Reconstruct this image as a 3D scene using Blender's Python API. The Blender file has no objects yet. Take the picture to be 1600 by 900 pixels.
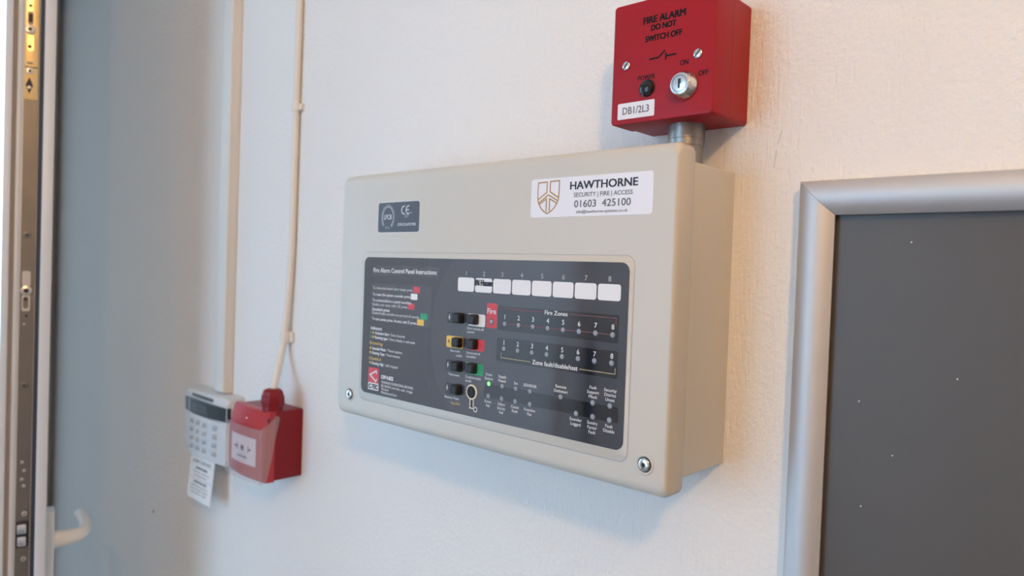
import bpy, bmesh, math
from mathutils import Matrix, Vector

# ------------------------------------------------------------------ camera, sky, exposure
scene = bpy.context.scene
COL = scene.collection
S = 0.001                                    # lengths below are millimetres; wall face is y = 0, room is y < 0

cam_data = bpy.data.cameras.new('camera')
cam = bpy.data.objects.new('camera', cam_data)
COL.objects.link(cam)
RIGHT = Vector((0.7372155715, 0.6747218976, 0.0355466185))
FWD = Vector((-0.6743818569, 0.7380360345, -0.0226257128))
UP = Vector((-0.0415007492, -0.0072919667, 0.9991118631))
mw = Matrix((RIGHT, UP, -FWD)).transposed().to_4x4()
mw.translation = Vector((612.03, -497.41, 146.23)) * S
cam.matrix_world = mw
cam_data.sensor_width = 36.0
cam_data.lens = 1130.263 / 1600 * 36.0
cam_data.clip_start = 0.01
cam_data.dof.use_dof = True
cam_data.dof.focus_distance = 0.53
cam_data.dof.aperture_fstop = 7.0
scene.camera = cam

SKY_STRENGTH = 6.0
SKY_COLOR = (0.45, 0.71, 1.0)
LAMP_POWER = 250.0
LAMP_COLOR = (1.0, 0.57, 0.23)
world = bpy.data.worlds.new('sky')
scene.world = world
world.use_nodes = True
bg = world.node_tree.nodes['Background']
bg.inputs['Color'].default_value = (*SKY_COLOR, 1)
bg.inputs['Strength'].default_value = SKY_STRENGTH

vs = scene.view_settings
vs.view_transform = 'Standard'
vs.look = 'None'
vs.gamma = 1.0
vs.use_curve_mapping = False
vs.exposure = -0.02


def portal(name, center, size_u, size_v, rot):
    l = bpy.data.lights.new(name, 'AREA')
    l.shape = 'RECTANGLE'
    l.size = size_u * S
    l.size_y = size_v * S
    l.cycles.is_portal = True
    o = bpy.data.objects.new(name, l)
    COL.objects.link(o)
    o.location = Vector(center) * S
    o.rotation_euler = rot
    return o

# room extents (mm)
XL, XR, YB, ZF, ZC = -1217, 3000, -2150, -1290, 1180
DOOR_Y0, DOOR_Y1, DOOR_Z = -905, -66, 800
W2 = (-970, 130, -700, 850)               # window in the rear wall  x0 x1 z0 z1
portal('doorway_daylight', (XL - 130, (DOOR_Y0 + DOOR_Y1) / 2, (ZF + DOOR_Z) / 2), DOOR_Z - ZF, DOOR_Y1 - DOOR_Y0, (0, -math.pi / 2, 0))
portal('rear_window_daylight', ((W2[0] + W2[1]) / 2, YB - 130, (W2[2] + W2[3]) / 2), W2[1] - W2[0], W2[3] - W2[2], (math.pi / 2, 0, 0))


# ------------------------------------------------------------------ materials
MATS = {}


def srgb(r, g, b):
    f = lambda c: (c / 255 / 12.92) if c / 255 <= 0.04045 else ((c / 255 + 0.055) / 1.055) ** 2.4
    return (f(r), f(g), f(b))


def mat(name, color, rough=0.5, metal=0.0, bump=None, coat=0.0, spec=0.5, vary=0.0, emit=None, estr=0.0, aniso=None):
    """procedural principled material; bump = (scale, strength, distance); vary = small colour mottling"""
    m = bpy.data.materials.new(name)
    m.use_nodes = True
    nt = m.node_tree
    b = nt.nodes['Principled BSDF']
    b.inputs['Base Color'].default_value = (*color, 1)
    b.inputs['Roughness'].default_value = rough
    b.inputs['Metallic'].default_value = metal
    b.inputs['Specular IOR Level'].default_value = spec
    b.inputs['Coat Weight'].default_value = coat
    b.inputs['Coat Roughness'].default_value = 0.05
    tc = nt.nodes.new('ShaderNodeTexCoord')
    if vary:
        n = nt.nodes.new('ShaderNodeTexNoise')
        n.inputs['Scale'].default_value = 18
        n.inputs['Detail'].default_value = 5
        nt.links.new(tc.outputs['Object'], n.inputs['Vector'])
        mx = nt.nodes.new('ShaderNodeMix')
        mx.data_type = 'RGBA'
        mx.inputs['A'].default_value = (*[c * (1 - vary) for c in color], 1)
        mx.inputs['B'].default_value = (*[min(1, c * (1 + vary)) for c in color], 1)
        nt.links.new(n.outputs['Fac'], mx.inputs['Factor'])
        nt.links.new(mx.outputs['Result'], b.inputs['Base Color'])
    if bump:
        n2 = nt.nodes.new('ShaderNodeTexNoise')
        n2.inputs['Scale'].default_value = bump[0]
        n2.inputs['Detail'].default_value = 3
        nt.links.new(tc.outputs['Object'], n2.inputs['Vector'])
        bp = nt.nodes.new('ShaderNodeBump')
        bp.inputs['Strength'].default_value = bump[1]
        bp.inputs['Distance'].default_value = bump[2]
        nt.links.new(n2.outputs['Fac'], bp.inputs['Height'])
        nt.links.new(bp.outputs['Normal'], b.inputs['Normal'])
    if emit:
        b.inputs['Emission Color'].default_value = (*emit, 1)
        b.inputs['Emission Strength'].default_value = estr
    MATS[name] = m
    return m


def clear_mat(name, tint, gloss_rough, gloss, haze=0.0):
    m = bpy.data.materials.new(name)
    m.use_nodes = True
    nt = m.node_tree
    nt.nodes.remove(nt.nodes['Principled BSDF'])
    out = nt.nodes['Material Output']
    t = nt.nodes.new('ShaderNodeBsdfTransparent')
    t.inputs['Color'].default_value = (*tint, 1)
    g = nt.nodes.new('ShaderNodeBsdfGlossy')
    g.inputs['Roughness'].default_value = gloss_rough
    d = nt.nodes.new('ShaderNodeBsdfDiffuse')
    d.inputs['Color'].default_value = (0.8, 0.78, 0.78, 1)
    m1 = nt.nodes.new('ShaderNodeMixShader')
    m1.inputs['Fac'].default_value = haze
    nt.links.new(t.outputs[0], m1.inputs[1])
    nt.links.new(d.outputs[0], m1.inputs[2])
    ms = nt.nodes.new('ShaderNodeMixShader')
    ms.inputs['Fac'].default_value = gloss
    nt.links.new(m1.outputs[0], ms.inputs[1])
    nt.links.new(g.outputs[0], ms.inputs[2])
    nt.links.new(ms.outputs[0], out.inputs['Surface'])
    MATS[name] = m
    return m


def wall_mat():
    """white emulsion on a fine vertical-grained, slightly orange-peel wall"""
    m = mat('wall_paint', (0.83, 0.82, 0.80), rough=0.6, spec=0.3)
    nt = m.node_tree
    b = nt.nodes['Principled BSDF']
    tc = nt.nodes.new('ShaderNodeTexCoord')
    mp = nt.nodes.new('ShaderNodeMapping')
    mp.inputs['Scale'].default_value = (1.0, 1.0, 0.13)
    nt.links.new(tc.outputs['Object'], mp.inputs['Vector'])
    a = nt.nodes.new('ShaderNodeTexNoise')
    a.inputs['Scale'].default_value = 520
    a.inputs['Detail'].default_value = 2
    nt.links.new(mp.outputs[0], a.inputs['Vector'])
    c = nt.nodes.new('ShaderNodeTexNoise')
    c.inputs['Scale'].default_value = 260
    c.inputs['Detail'].default_value = 3
    nt.links.new(tc.outputs['Object'], c.inputs['Vector'])
    big = nt.nodes.new('ShaderNodeTexNoise')
    big.inputs['Scale'].default_value = 6
    nt.links.new(tc.outputs['Object'], big.inputs['Vector'])
    mx = nt.nodes.new('ShaderNodeMix')
    nt.links.new(big.outputs['Fac'], mx.inputs['Factor'])
    nt.links.new(a.outputs['Fac'], mx.inputs['A'])
    nt.links.new(c.outputs['Fac'], mx.inputs['B'])
    bp = nt.nodes.new('ShaderNodeBump')
    bp.inputs['Strength'].default_value = 0.6
    bp.inputs['Distance'].default_value = 0.0030
    nt.links.new(mx.outputs['Result'], bp.inputs['Height'])
    nt.links.new(bp.outputs['Normal'], b.inputs['Normal'])
    return m


wall_mat()
mat('plain_paint', (0.84, 0.83, 0.81), 0.7)
mat('floor_vinyl', (0.30, 0.29, 0.28), 0.5, vary=0.1)
mat('pavement', (0.55, 0.55, 0.54), 0.9, vary=0.1)
mat('upvc', (0.63, 0.66, 0.69), 0.35, vary=0.03)
mat('upvc_handle', (0.78, 0.76, 0.72), 0.4)
mat('gasket', (0.035, 0.04, 0.055), 0.6)
mat('brown_gasket', (0.30, 0.25, 0.21), 0.6)
mat('lock_steel', (0.20, 0.185, 0.17), 0.42, 0.7, vary=0.25)
mat('lock_brass', (0.95, 0.70, 0.34), 0.30, 1.0, vary=0.12)
mat('bright_steel', (0.62, 0.61, 0.60), 0.3, 1.0)
mat('latch_zinc', (0.70, 0.75, 0.82), 0.25, 0.9)
mat('slot_dark', (0.02, 0.02, 0.022), 0.6)
mat('panel_plastic', (0.575, 0.56, 0.51), 0.42, bump=(900, 0.08, 0.0003))
mat('overlay', srgb(55, 60, 70), 0.05, spec=0.9)
mat('overlay_light', srgb(61, 65, 74), 0.05, spec=0.9)
mat('overlay_box', srgb(66, 71, 80), 0.05, spec=0.9)
mat('overlay_dark', srgb(28, 30, 39), 0.05, spec=0.9)
mat('print_white', (0.72, 0.72, 0.73), 0.5)
mat('print_grey', (0.34, 0.36, 0.39), 0.5)
mat('print_amber', (0.66, 0.47, 0.16), 0.5)
mat('print_red', (0.60, 0.055, 0.07), 0.45)
mat('print_red_line', (0.20, 0.05, 0.06), 0.45)
mat('print_amber_line', (0.40, 0.34, 0.18), 0.5)
mat('print_green', (0.03, 0.33, 0.15), 0.45)
mat('print_yellow', (0.80, 0.50, 0.09), 0.45)
mat('print_black', (0.008, 0.008, 0.010), 0.6, spec=0.15)
mat('pen_ink', (0.02, 0.015, 0.03), 0.6)
mat('tab_paper', (0.80, 0.79, 0.79), 0.5)
mat('button_rubber', (0.012, 0.012, 0.013), 0.38)
mat('led_grey', (0.30, 0.32, 0.35), 0.4)
mat('led_green', (0.25, 0.75, 0.25), 0.4, emit=(0.25, 1.0, 0.22), estr=0.9)
mat('led_ring', (0.05, 0.055, 0.065), 0.4)
mat('key_cream', (0.72, 0.66, 0.52), 0.5)
mat('sticker_white', (0.80, 0.80, 0.85), 0.35)
mat('sticker_ink', (0.015, 0.015, 0.025), 0.5)
mat('sticker_ink_grey', (0.10, 0.10, 0.12), 0.5)
mat('sticker_gold', (0.42, 0.23, 0.07), 0.5)
mat('rating_grey', srgb(72, 78, 87), 0.4)
mat('red_steel', (0.33, 0.008, 0.016), 0.42, spec=0.25, bump=(700, 0.06, 0.0003))
mat('red_plastic', (0.22, 0.007, 0.012), 0.36, spec=0.3)
mat('red_plate', (0.42, 0.02, 0.03), 0.34)
mat('chrome', (0.72, 0.71, 0.69), 0.14, 1.0)
mat('chrome_face', (0.66, 0.67, 0.68), 0.3, 1.0)
mat('black_gloss', (0.008, 0.008, 0.009), 0.1)
mat('conduit_steel', (0.27, 0.26, 0.25), 0.36, 0.9, vary=0.7, bump=(160, 0.3, 0.001))
mat('trunking_pvc', (0.76, 0.73, 0.68), 0.4)
mat('cable_sheath', (0.76, 0.71, 0.64), 0.45)
mat('clip_pvc', (0.76, 0.72, 0.66), 0.45)
mat('keypad_pvc', (0.62, 0.63, 0.63), 0.45)
mat('keypad_flap', (0.62, 0.64, 0.66), 0.4)
mat('keypad_key', (0.48, 0.50, 0.53), 0.5)
mat('lcd_dark', (0.02, 0.022, 0.027), 0.12)
mat('lcd_glass', (0.05, 0.055, 0.065), 0.1)
mat('card_paper', (0.80, 0.80, 0.80), 0.6)
mat('aluminium', (0.60, 0.60, 0.61), 0.56, 0.85)
mat('alu_dark', (0.03, 0.03, 0.032), 0.5)
mat('board_grey', (0.086, 0.079, 0.075), 0.42, vary=0.05, bump=(260, 0.04, 0.0006))
mat('lamp_metal', (0.7, 0.68, 0.64), 0.4, 0.6)
mat('lamp_glow', (0.9, 0.85, 0.75), 0.5, emit=LAMP_COLOR, estr=LAMP_POWER)
mat('dust', (0.8, 0.8, 0.8), 0.7)
mat('scuff', (0.16, 0.15, 0.15), 0.8)
mat('faint_scuff', (0.66, 0.62, 0.59), 0.8)
mat('dark_post', (0.008, 0.008, 0.01), 0.5)
for k_ in ('overlay', 'overlay_light', 'overlay_box', 'overlay_dark'):
    MATS[k_].node_tree.nodes['Principled BSDF'].inputs['IOR'].default_value = 1.65
clear_mat('clear_cover', (0.97, 0.93, 0.93), 0.12, 0.05, 0.10)
clear_mat('window_glass', (0.97, 0.98, 0.98), 0.02, 0.03)
clear_mat('tinted_glass', (0.50, 0.46, 0.43), 0.02, 0.03)  # for the added door infill; tint set by light wanted on the wall behind

# ------------------------------------------------------------------ object helpers
ORIGIN = {}


def tag(o, label=None, cat=None, group=None, kind=None):
    if label: o['label'] = label
    if cat: o['category'] = cat
    if group: o['group'] = group
    if kind: o['kind'] = kind
    return o


def thing(name, loc, label=None, cat=None, group=None, kind=None):
    o = bpy.data.objects.new(name, None)
    o.empty_display_size = 0.05
    COL.objects.link(o)
    o.location = Vector(loc) * S
    ORIGIN[o] = Vector(loc)
    return tag(o, label, cat, group, kind)


def link_mesh(name, me, m, parent, org):
    o = bpy.data.objects.new(name, me)
    COL.objects.link(o)
    if not me.materials:
        me.materials.append(MATS[m])
    ORIGIN[o] = org
    if parent:
        o.parent = parent
        o.location = (org - ORIGIN[parent]) * S
    else:
        o.location = org * S
    return o


def make(name, bm, m, parent=None, angle=35, label=None):
    """bm in world millimetres -> one mesh object whose origin is its own bounding centre"""
    lo = Vector([min(v.co[i] for v in bm.verts) for i in range(3)])
    hi = Vector([max(v.co[i] for v in bm.verts) for i in range(3)])
    org = (lo + hi) / 2
    bmesh.ops.recalc_face_normals(bm, faces=bm.faces)
    for v in bm.verts:
        v.co = (v.co - org) * S
    me = bpy.data.meshes.new(name)
    bm.to_mesh(me)
    bm.free()
    for p in me.polygons:
        p.use_smooth = True
    me.set_sharp_from_angle(angle=math.radians(angle))
    o = link_mesh(name, me, m, parent, org)
    if label: o['label'] = label
    return o


def box(bm, x0, x1, y0, y1, z0, z1, bev=0, seg=2):
    r = bmesh.ops.create_cube(bm, size=1)
    vs_ = r['verts']
    for v in vs_:
        v.co = Vector(((x0 + x1) / 2 + v.co.x * (x1 - x0), (y0 + y1) / 2 + v.co.y * (y1 - y0), (z0 + z1) / 2 + v.co.z * (z1 - z0)))
    if bev:
        es = list({e for v in vs_ for e in v.link_edges})
        bmesh.ops.bevel(bm, geom=es, offset=bev, segments=seg, affect='EDGES', profile=0.5)
    return bm


def nbox(name, m, parent, *a, label=None, **k):
    return make(name, box(bmesh.new(), *a, **k), m, parent, label=label)


def rrect(x0, x1, z0, z1, r, n=5):
    pts = []
    r = max(0.001, min(r, (x1 - x0) / 2 - 0.001, (z1 - z0) / 2 - 0.001))
    for cx, cz, a0 in ((x1 - r, z1 - r, 0), (x0 + r, z1 - r, 90), (x0 + r, z0 + r, 180), (x1 - r, z0 + r, 270)):
        for i in range(n + 1):
            a = math.radians(a0 + 90 * i / n)
            pts.append((cx + r * math.cos(a), cz + r * math.sin(a)))
    return pts


def loft(bm, rings, cap=True):
    """rings: lists of 3-D points of equal length"""
    vr = [[bm.verts.new(p) for p in ring] for ring in rings]
    n = len(vr[0])
    for a, b in zip(vr, vr[1:]):
        for i in range(n):
            bm.faces.new((a[i], a[(i + 1) % n], b[(i + 1) % n], b[i]))
    if cap:
        bm.faces.new(vr[0][::-1])
        bm.faces.new(vr[-1])
    return bm


def rstack(bm, x0, x1, z0, z1, r, levels, n=5):
    """rounded-rectangle slab built along y: levels = [(y, inset_x, inset_z)]"""
    return loft(bm, [[(x, y, z) for x, z in rrect(x0 + ix, x1 - ix, z0 + iz, z1 - iz, max(0.4, r - min(ix, iz) * 0.5), n)] for y, ix, iz in levels])


def plate(name, m, parent, x0, x1, z0, z1, r, y, t=0.05, label=None):
    bm = bmesh.new()
    rstack(bm, x0, x1, z0, z1, r, [(y + t + 0.15, 0, 0), (y, 0, 0)], 4)
    return make(name, bm, m, parent, label=label)


def cyl(bm, c, axis, r, h, n=24, r2=None, bev=0):
    """cylinder/cone from c along unit axis for h"""
    c = Vector(c); a = Vector(axis).normalized()
    t = Vector((0, 0, 1)) if abs(a.z) < 0.9 else Vector((1, 0, 0))
    u = a.cross(t).normalized(); v = a.cross(u)
    r2 = r if r2 is None else r2
    ring = lambda d, rr: [c + a * d + (u * math.cos(2 * math.pi * i / n) + v * math.sin(2 * math.pi * i / n)) * rr for i in range(n)]
    if bev:
        return loft(bm, [ring(0, r), ring(h - bev, r2), ring(h - bev * 0.3, r2 - bev * 0.3), ring(h, r2 - bev)])
    return loft(bm, [ring(0, r), ring(h, r2)])


def lathe(bm, c, axis, prof, n=32):
    c = Vector(c); a = Vector(axis).normalized()
    t = Vector((0, 0, 1)) if abs(a.z) < 0.9 else Vector((1, 0, 0))
    u = a.cross(t).normalized(); v = a.cross(u)
    return loft(bm, [[c + a * d + (u * math.cos(2 * math.pi * i / n) + v * math.sin(2 * math.pi * i / n)) * rr for i in range(n)] for d, rr in prof])


def tube(bm, pts, radii, n=14):
    pts = [Vector(p) for p in pts]
    rings = []
    ref = None
    for i, p in enumerate(pts):
        d = (pts[min(i + 1, len(pts) - 1)] - pts[max(i - 1, 0)]).normalized()
        if ref is None:
            ref = d.orthogonal().normalized()
        u = (ref - d * ref.dot(d)).normalized(); ref = u
        v = d.cross(u)
        r = radii[i] if isinstance(radii, (list, tuple)) else radii
        rings.append([p + (u * math.cos(2 * math.pi * k / n) + v * math.sin(2 * math.pi * k / n)) * r for k in range(n)])
    return loft(bm, rings)


def spline(pts, k=8):
    """Catmull-Rom through pts"""
    pts = [Vector(p) for p in pts]
    P = [pts[0] * 2 - pts[1]] + pts + [pts[-1] * 2 - pts[-2]]
    out = []
    for i in range(1, len(P) - 2):
        for j in range(k):
            t = j / k
            a, b, c, d = P[i - 1], P[i], P[i + 1], P[i + 2]
            out.append(0.5 * ((2 * b) + (c - a) * t + (2 * a - 5 * b + 4 * c - d) * t * t + (3 * b - a - 3 * c + d) * t ** 3))
    out.append(pts[-1])
    return out


def strokes(bm, lines, w, y, t=0.06):
    """flat printed line-work in the plane y: each polyline becomes one mitred ribbon"""
    for li, ln in enumerate(lines):
        P = [Vector(p) for p in ln]
        closed = (P[0] - P[-1]).length < 1e-6
        if closed: P = P[:-1]
        n = len(P); yy = y - 0.006 * li
        L, R_ = [], []
        for i in range(n):
            a = P[i - 1] if (i or closed) else None
            b = P[(i + 1) % n] if (i < n - 1 or closed) else None
            d1 = (P[i] - a).normalized() if a is not None else None
            d2 = (b - P[i]).normalized() if b is not None else None
            p = P[i]
            if d1 is None: p = p - d2 * w * 0.4; d1 = d2
            elif d2 is None: p = p + d1 * w * 0.4; d2 = d1
            n1 = Vector((-d1.y, d1.x)); n2 = Vector((-d2.y, d2.x))
            m_ = (n1 + n2)
            m_ = m_.normalized() if m_.length > 1e-4 else n1
            k = w / 2 / max(0.35, m_.dot(n1))
            L.append(p + m_ * k); R_.append(p - m_ * k)
        rings = [[(l.x, yy + t, l.y), (l.x, yy, l.y), (q.x, yy, q.y), (q.x, yy + t, q.y)] for l, q in zip(L, R_)]
        if closed: loft(bm, rings + [rings[0]], cap=False)
        else: loft(bm, rings)
    return bm


def nstrokes(name, m, parent, lines, w, y, label=None):
    return make(name, strokes(bmesh.new(), lines, w, y), m, parent, label=label)


CAP = None


def text_mesh(s, bold=0.0, spacing=1.0):
    cu = bpy.data.curves.new('lettering', 'FONT')
    cu.body = s
    cu.size = 1.0
    cu.offset = bold
    cu.space_character = spacing
    cu.resolution_u = 3
    o = bpy.data.objects.new('lettering', cu)
    COL.objects.link(o)
    dg = bpy.context.evaluated_depsgraph_get()
    me = bpy.data.meshes.new_from_object(o.evaluated_get(dg))
    bpy.data.objects.remove(o)
    bpy.data.curves.remove(cu)
    me.materials.clear()
    return me


def text(s, parent, m, x, z, cap, y, width=None, align='L', bold=0.006, spacing=1.0, frame=None, label=None, maxw=None):
    """printed lettering: left/centre/right edge x, baseline z, capital height cap, plane y.
    frame = (origin, right, up, out) places it on another plane instead."""
    global CAP
    if CAP is None:
        q = text_mesh('H'); CAP = max(v.co.y for v in q.vertices)
    me = text_mesh(s, 0.0, spacing)
    xs = [v.co.x for v in me.vertices]
    x0, x1 = min(xs), max(xs)
    k = cap / CAP
    kx = k if width is None else width / (x1 - x0)
    if maxw and (x1 - x0) * kx > maxw: kx = maxw / (x1 - x0)
    off = {'L': x0, 'C': (x0 + x1) / 2, 'R': x1}[align]
    if frame is None:
        org = Vector((x, y, z)); ru, uu = Vector((1, 0, 0)), Vector((0, 0, 1))
    else:
        o0, ru, uu, nn = [Vector(q) for q in frame]
        org = o0 + ru * x + uu * z + nn * y
    for v in me.vertices:
        v.co = (ru * ((v.co.x - off) * kx) + uu * (v.co.y * k)) * S
    if bold:
        out = ru.cross(uu)
        b_ = bmesh.new(); b_.from_mesh(me)
        base = list(b_.faces)
        for q_, (dx, dz) in enumerate(((1, 0.5), (-1, -0.5), (1, -0.5), (-1, 0.5))):
            dup = bmesh.ops.duplicate(b_, geom=base + list({v for f in base for v in f.verts}))
            sh_ = (ru * dx + uu * dz) * (bold * 2.6 * cap * S) + out * (0.004 * (q_ + 1) * S)
            for e in dup['geom']:
                if isinstance(e, bmesh.types.BMVert): e.co += sh_
        b_.to_mesh(me); b_.free()
    o = link_mesh('lettering', me, m, parent, org)
    if label: o['label'] = label
    return o


# ------------------------------------------------------------------ the room shell
def struct(o, **k):
    o['kind'] = 'structure'
    return o


def boxes(name, m, lst, parent=None):
    bm = bmesh.new()
    for b in lst:
        box(bm, *b)
    return make(name, bm, m, parent)


T = 120
wf = struct(boxes('wall_front', 'wall_paint', [(XL - T, XR + T, 0, T, ZF, ZC)]))
struct(boxes('wall_right', 'plain_paint', [(XR, XR + T, YB, 0, ZF, ZC)]))
struct(boxes('wall_left', 'plain_paint', [
    (XL - T, XL, DOOR_Y1, 0, ZF, ZC), (XL - T, XL, DOOR_Y0, DOOR_Y1, DOOR_Z, ZC), (XL - T, XL, YB, DOOR_Y0, ZF, ZC)]))
struct(boxes('wall_rear', 'plain_paint', [
    (XL - T, W2[0], YB - T, YB, ZF, ZC), (W2[1], XR + T, YB - T, YB, ZF, ZC), (W2[0], W2[1], YB - T, YB, ZF, W2[2]), (W2[0], W2[1], YB - T, YB, W2[3], ZC)]))
struct(boxes('floor', 'floor_vinyl', [(XL - T, XR + T, YB - T, T, ZF - 100, ZF)]))
struct(boxes('ceiling', 'plain_paint', [(XL - T, XR + T, YB - T, T, ZC, ZC + 100)]))
struct(boxes('ground', 'pavement', [(-12000, XL - T, -9000, 5000, ZF - 140, ZF - 40)]))
struct(boxes('baseboard_front', 'plain_paint', [(XL, XR, -15, 0, ZF, ZF + 110)]))
for nm, horiz, (a0, a1, z0, z1) in (('window_1', True, W2),):
    w = thing(nm, ((a0 + a1) / 2, YB - 60, z0) if horiz else (XL - 60, (a0 + a1) / 2, z0), kind='structure')
    def wb(bm, p0, p1, q0, q1, d0, d1):
        if horiz: box(bm, p0, p1, YB - d1, YB - d0, q0, q1)
        else: box(bm, XL - d1, XL - d0, p0, p1, q0, q1)
    bm = bmesh.new()
    wb(bm, a0, a1, z0, z0 + 50, 30, 90); wb(bm, a0, a1, z1 - 50, z1, 30, 90)
    wb(bm, a0, a0 + 50, z0 + 50, z1 - 50, 30, 90); wb(bm, a1 - 50, a1, z0 + 50, z1 - 50, 30, 90)
    am = (a0 + a1) / 2
    wb(bm, am - 30, am + 30, z0 + 50, z1 - 50, 30, 90)
    make('window_frame', bm, 'upvc', w)
    for p0, p1 in ((a0 + 50, am - 30), (am + 30, a1 - 50)):
        bm = bmesh.new(); wb(bm, p0, p1, z0 + 50, z1 - 50, 58, 62)
        make('pane', bm, 'window_glass', w)
bm = bmesh.new()
cyl(bm, (-646, 0.2, -281), (0, -1, 0), 2.6, 0.5, 10)
make('scuff_mark', bm, 'scuff', wf)
for ln, w_ in (([(406.6, 250.5), (405.2, 246), (404.3, 241.9)], 0.7), ([(403.2, 237), (402.5, 231.5), (401.9, 225.5)], 0.8), ([(428.4, 223.9), (429.4, 220.0)], 0.5)):
    make('scuff_mark', strokes(bmesh.new(), [ln], w_, -0.05), 'faint_scuff', wf)

# ------------------------------------------------------------------ the open door (edge towards the camera)
RP = Vector((-446.17, -212.30, 0))
U = Vector((-0.9655683, 0.2601497, 0))        # from lock edge to hinge
V = Vector((-0.2601497, -0.9655683, 0))       # across the thickness, away from the wall


def D(u, v, z): return RP + U * u + V * v + Vector((0, 0, z))


def dbox(bm, u0, u1, v0, v1, z0, z1, bev=0):
    start = set(bm.verts)
    box(bm, u0, u1, v0, v1, z0, z1, bev)
    for q in bm.verts:
        if q not in start:
            q.co = D(q.co.x, q.co.y, q.co.z)
    return bm


DZ0, DZ1 = ZF + 12, DOOR_Z - 8
door = thing('door_1', D(0, 26, DZ0), kind='structure')
tag(door, label='white plastic door leaf standing open with its lock edge facing the camera')
def dpart(name, m, *a, parent=door, **k): return make(name, dbox(bmesh.new(), *a, **k), m, parent)
# sash: edge profile running the full height
dpart('sash_stile', 'upvc', 18, 95, 4, 54, DZ0, DZ1, bev=1.2)
dpart('overlap_flange', 'upvc', 0, 18.5, 0, 12.3, DZ0, DZ1, bev=1.2)
dpart('seal', 'gasket', 13.5, 18.6, 12.3, 17.2, DZ0, DZ1)
dpart('outer_lip', 'upvc', 13, 18.5, 45.5, 53.6, DZ0, DZ1, bev=1.0)
dpart('weather_seal', 'brown_gasket', 15.5, 18.5, 41.8, 45.4, DZ0, DZ1)
dpart('inner_lip', 'upvc', 16.5, 18.4, 36, 41.0, DZ0, DZ1, bev=0.5)
dpart('hinge_stile', 'upvc', 758, 792, 0.2, 54, DZ0, DZ1, bev=1.2)
dpart('rail', 'upvc', 95, 758, 0.2, 54, DZ0, DZ0 + 110, bev=1)
dpart('rail', 'upvc', 95, 758, 0.2, 54, DZ1 - 90, DZ1, bev=1)
dpart('added_door_glass', 'tinted_glass', 95, 758, 24, 30, DZ0 + 110, DZ1 - 90)  # unseen infill, added as a guess to let light onto the wall behind
strip = dpart('lock_strip', 'lock_steel', 17.2, 18.6, 18.4, 33.6, DZ0 + 200, 345)
brass = dpart('brass_keep', 'lock_brass', 16.4, 18.6, 18.8, 33.4, 342.5, DZ1 - 40, bev=0.4)


def edge_disc(name, m, v, z, r, h, parent, base=17.2, inner=None):
    bm = bmesh.new()
    cyl(bm, D(base + 0.4, v, z), -U, r, h + 0.4, 18, bev=min(0.5, r * 0.2))
    o = make(name, bm, m, parent)
    if inner:
        bm = bmesh.new(); cyl(bm, D(base - h, v, z), -U, inner, 0.15, 8)
        make('screw_recess', bm, 'slot_dark', parent)
    return o


def edge_slot(v0, v1, z0, z1, m, parent, base, name='slot'):
    bm = bmesh.new()
    loft(bm, [[D(base - d, a, b) for a, b in rrect(v0, v1, z0, z1, 2.6, 4)] for d in (-0.3, 0.12)])
    return make(name, bm, m, parent)


edge_slot(25, 31, 437, 454, 'lock_steel', brass, 16.4)
edge_slot(26, 30, 440, 451, 'slot_dark', brass, 16.3)
edge_disc('roller', 'bright_steel', 28.4, 431, 6.0, 2.2, brass, 16.4, inner=2.4)
edge_slot(24, 31, 404, 424, 'lock_brass', brass, 16.2)
edge_disc('rivet', 'slot_dark', 28.3, 409.5, 2.4, 0.3, brass, 16.2)
edge_disc('rivet', 'slot_dark', 28.3, 461, 2.0, 0.3, brass, 16.4)
edge_disc('screw', 'bright_steel', 27.8, 379, 4.6, 0.6, brass, 16.4, inner=1.8)
bm = bmesh.new(); dbox(bm, 16.2, 17, 19, 33.2, 383.2, 384.4); make('plate_joint', bm, 'slot_dark', brass)
edge_slot(24.5, 31, 387, 390.5, 'lock_steel', brass, 16.4)
bm = bmesh.new()
loft(bm, [[D(16.4 - d, 28 + a, 360 + b) for a, b in ((0, 11), (4.0, 1), (0, -10), (-4.0, 1))] for d in (-0.3, 0.14)])
make('keyway', bm, 'slot_dark', brass)
edge_disc('screw', 'bright_steel', 28, 358, 2.2, 0.4, brass, 16.3)
edge_disc('screw', 'lock_steel', 27.2, 171, 4.6, 0.7, strip, inner=2.0)
edge_slot(22.5, 31.5, 105, 125, 'bright_steel', strip, 17.2)
edge_disc('roller', 'bright_steel', 26.8, 99.9, 6.3, 2.0, strip, inner=3.0)
edge_slot(22.5, 31.5, 73.5, 95, 'bright_steel', strip, 17.2)
edge_slot(24.5, 30, 77, 92, 'lock_steel', strip, 17.1)
edge_disc('rivet', 'slot_dark', 27.4, 89, 2.2, 0.3, strip, 17.0)
edge_disc('rivet', 'slot_dark', 26.3, 67.5, 1.7, 0.3, strip)
edge_disc('rivet', 'bright_steel', 28.5, 57, 1.3, 0.6, strip)
edge_disc('screw', 'lock_steel', 27, -22, 4.4, 0.7, strip, inner=1.9)
for z in (-121, -132, -143, -152):
    edge_disc('rivet', 'bright_steel', 26.4 + (1.2 if z in (-121, -143) else -1.0), z, 2.1, 0.4, strip)
edge_disc('screw', 'bright_steel', 24.2, -188, 3.2, 1.0, strip, inner=1.0)
edge_disc('screw', 'bright_steel', 24.0, -247, 3.2, 1.0, strip, inner=1.0)
edge_slot(19.2, 33.0, -232, -197, 'slot_dark', strip, 17.2)
bm = bmesh.new(); dbox(bm, 9.5, 18, 21.5, 31.5, -212, -200, bev=1.0); make('latch_bolt', bm, 'latch_zinc', strip)
bm = bmesh.new(); dbox(bm, 10.5, 18, 21.5, 31.0, -228.5, -216, bev=1.0); make('latch_bolt', bm, 'latch_zinc', strip)
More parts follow.
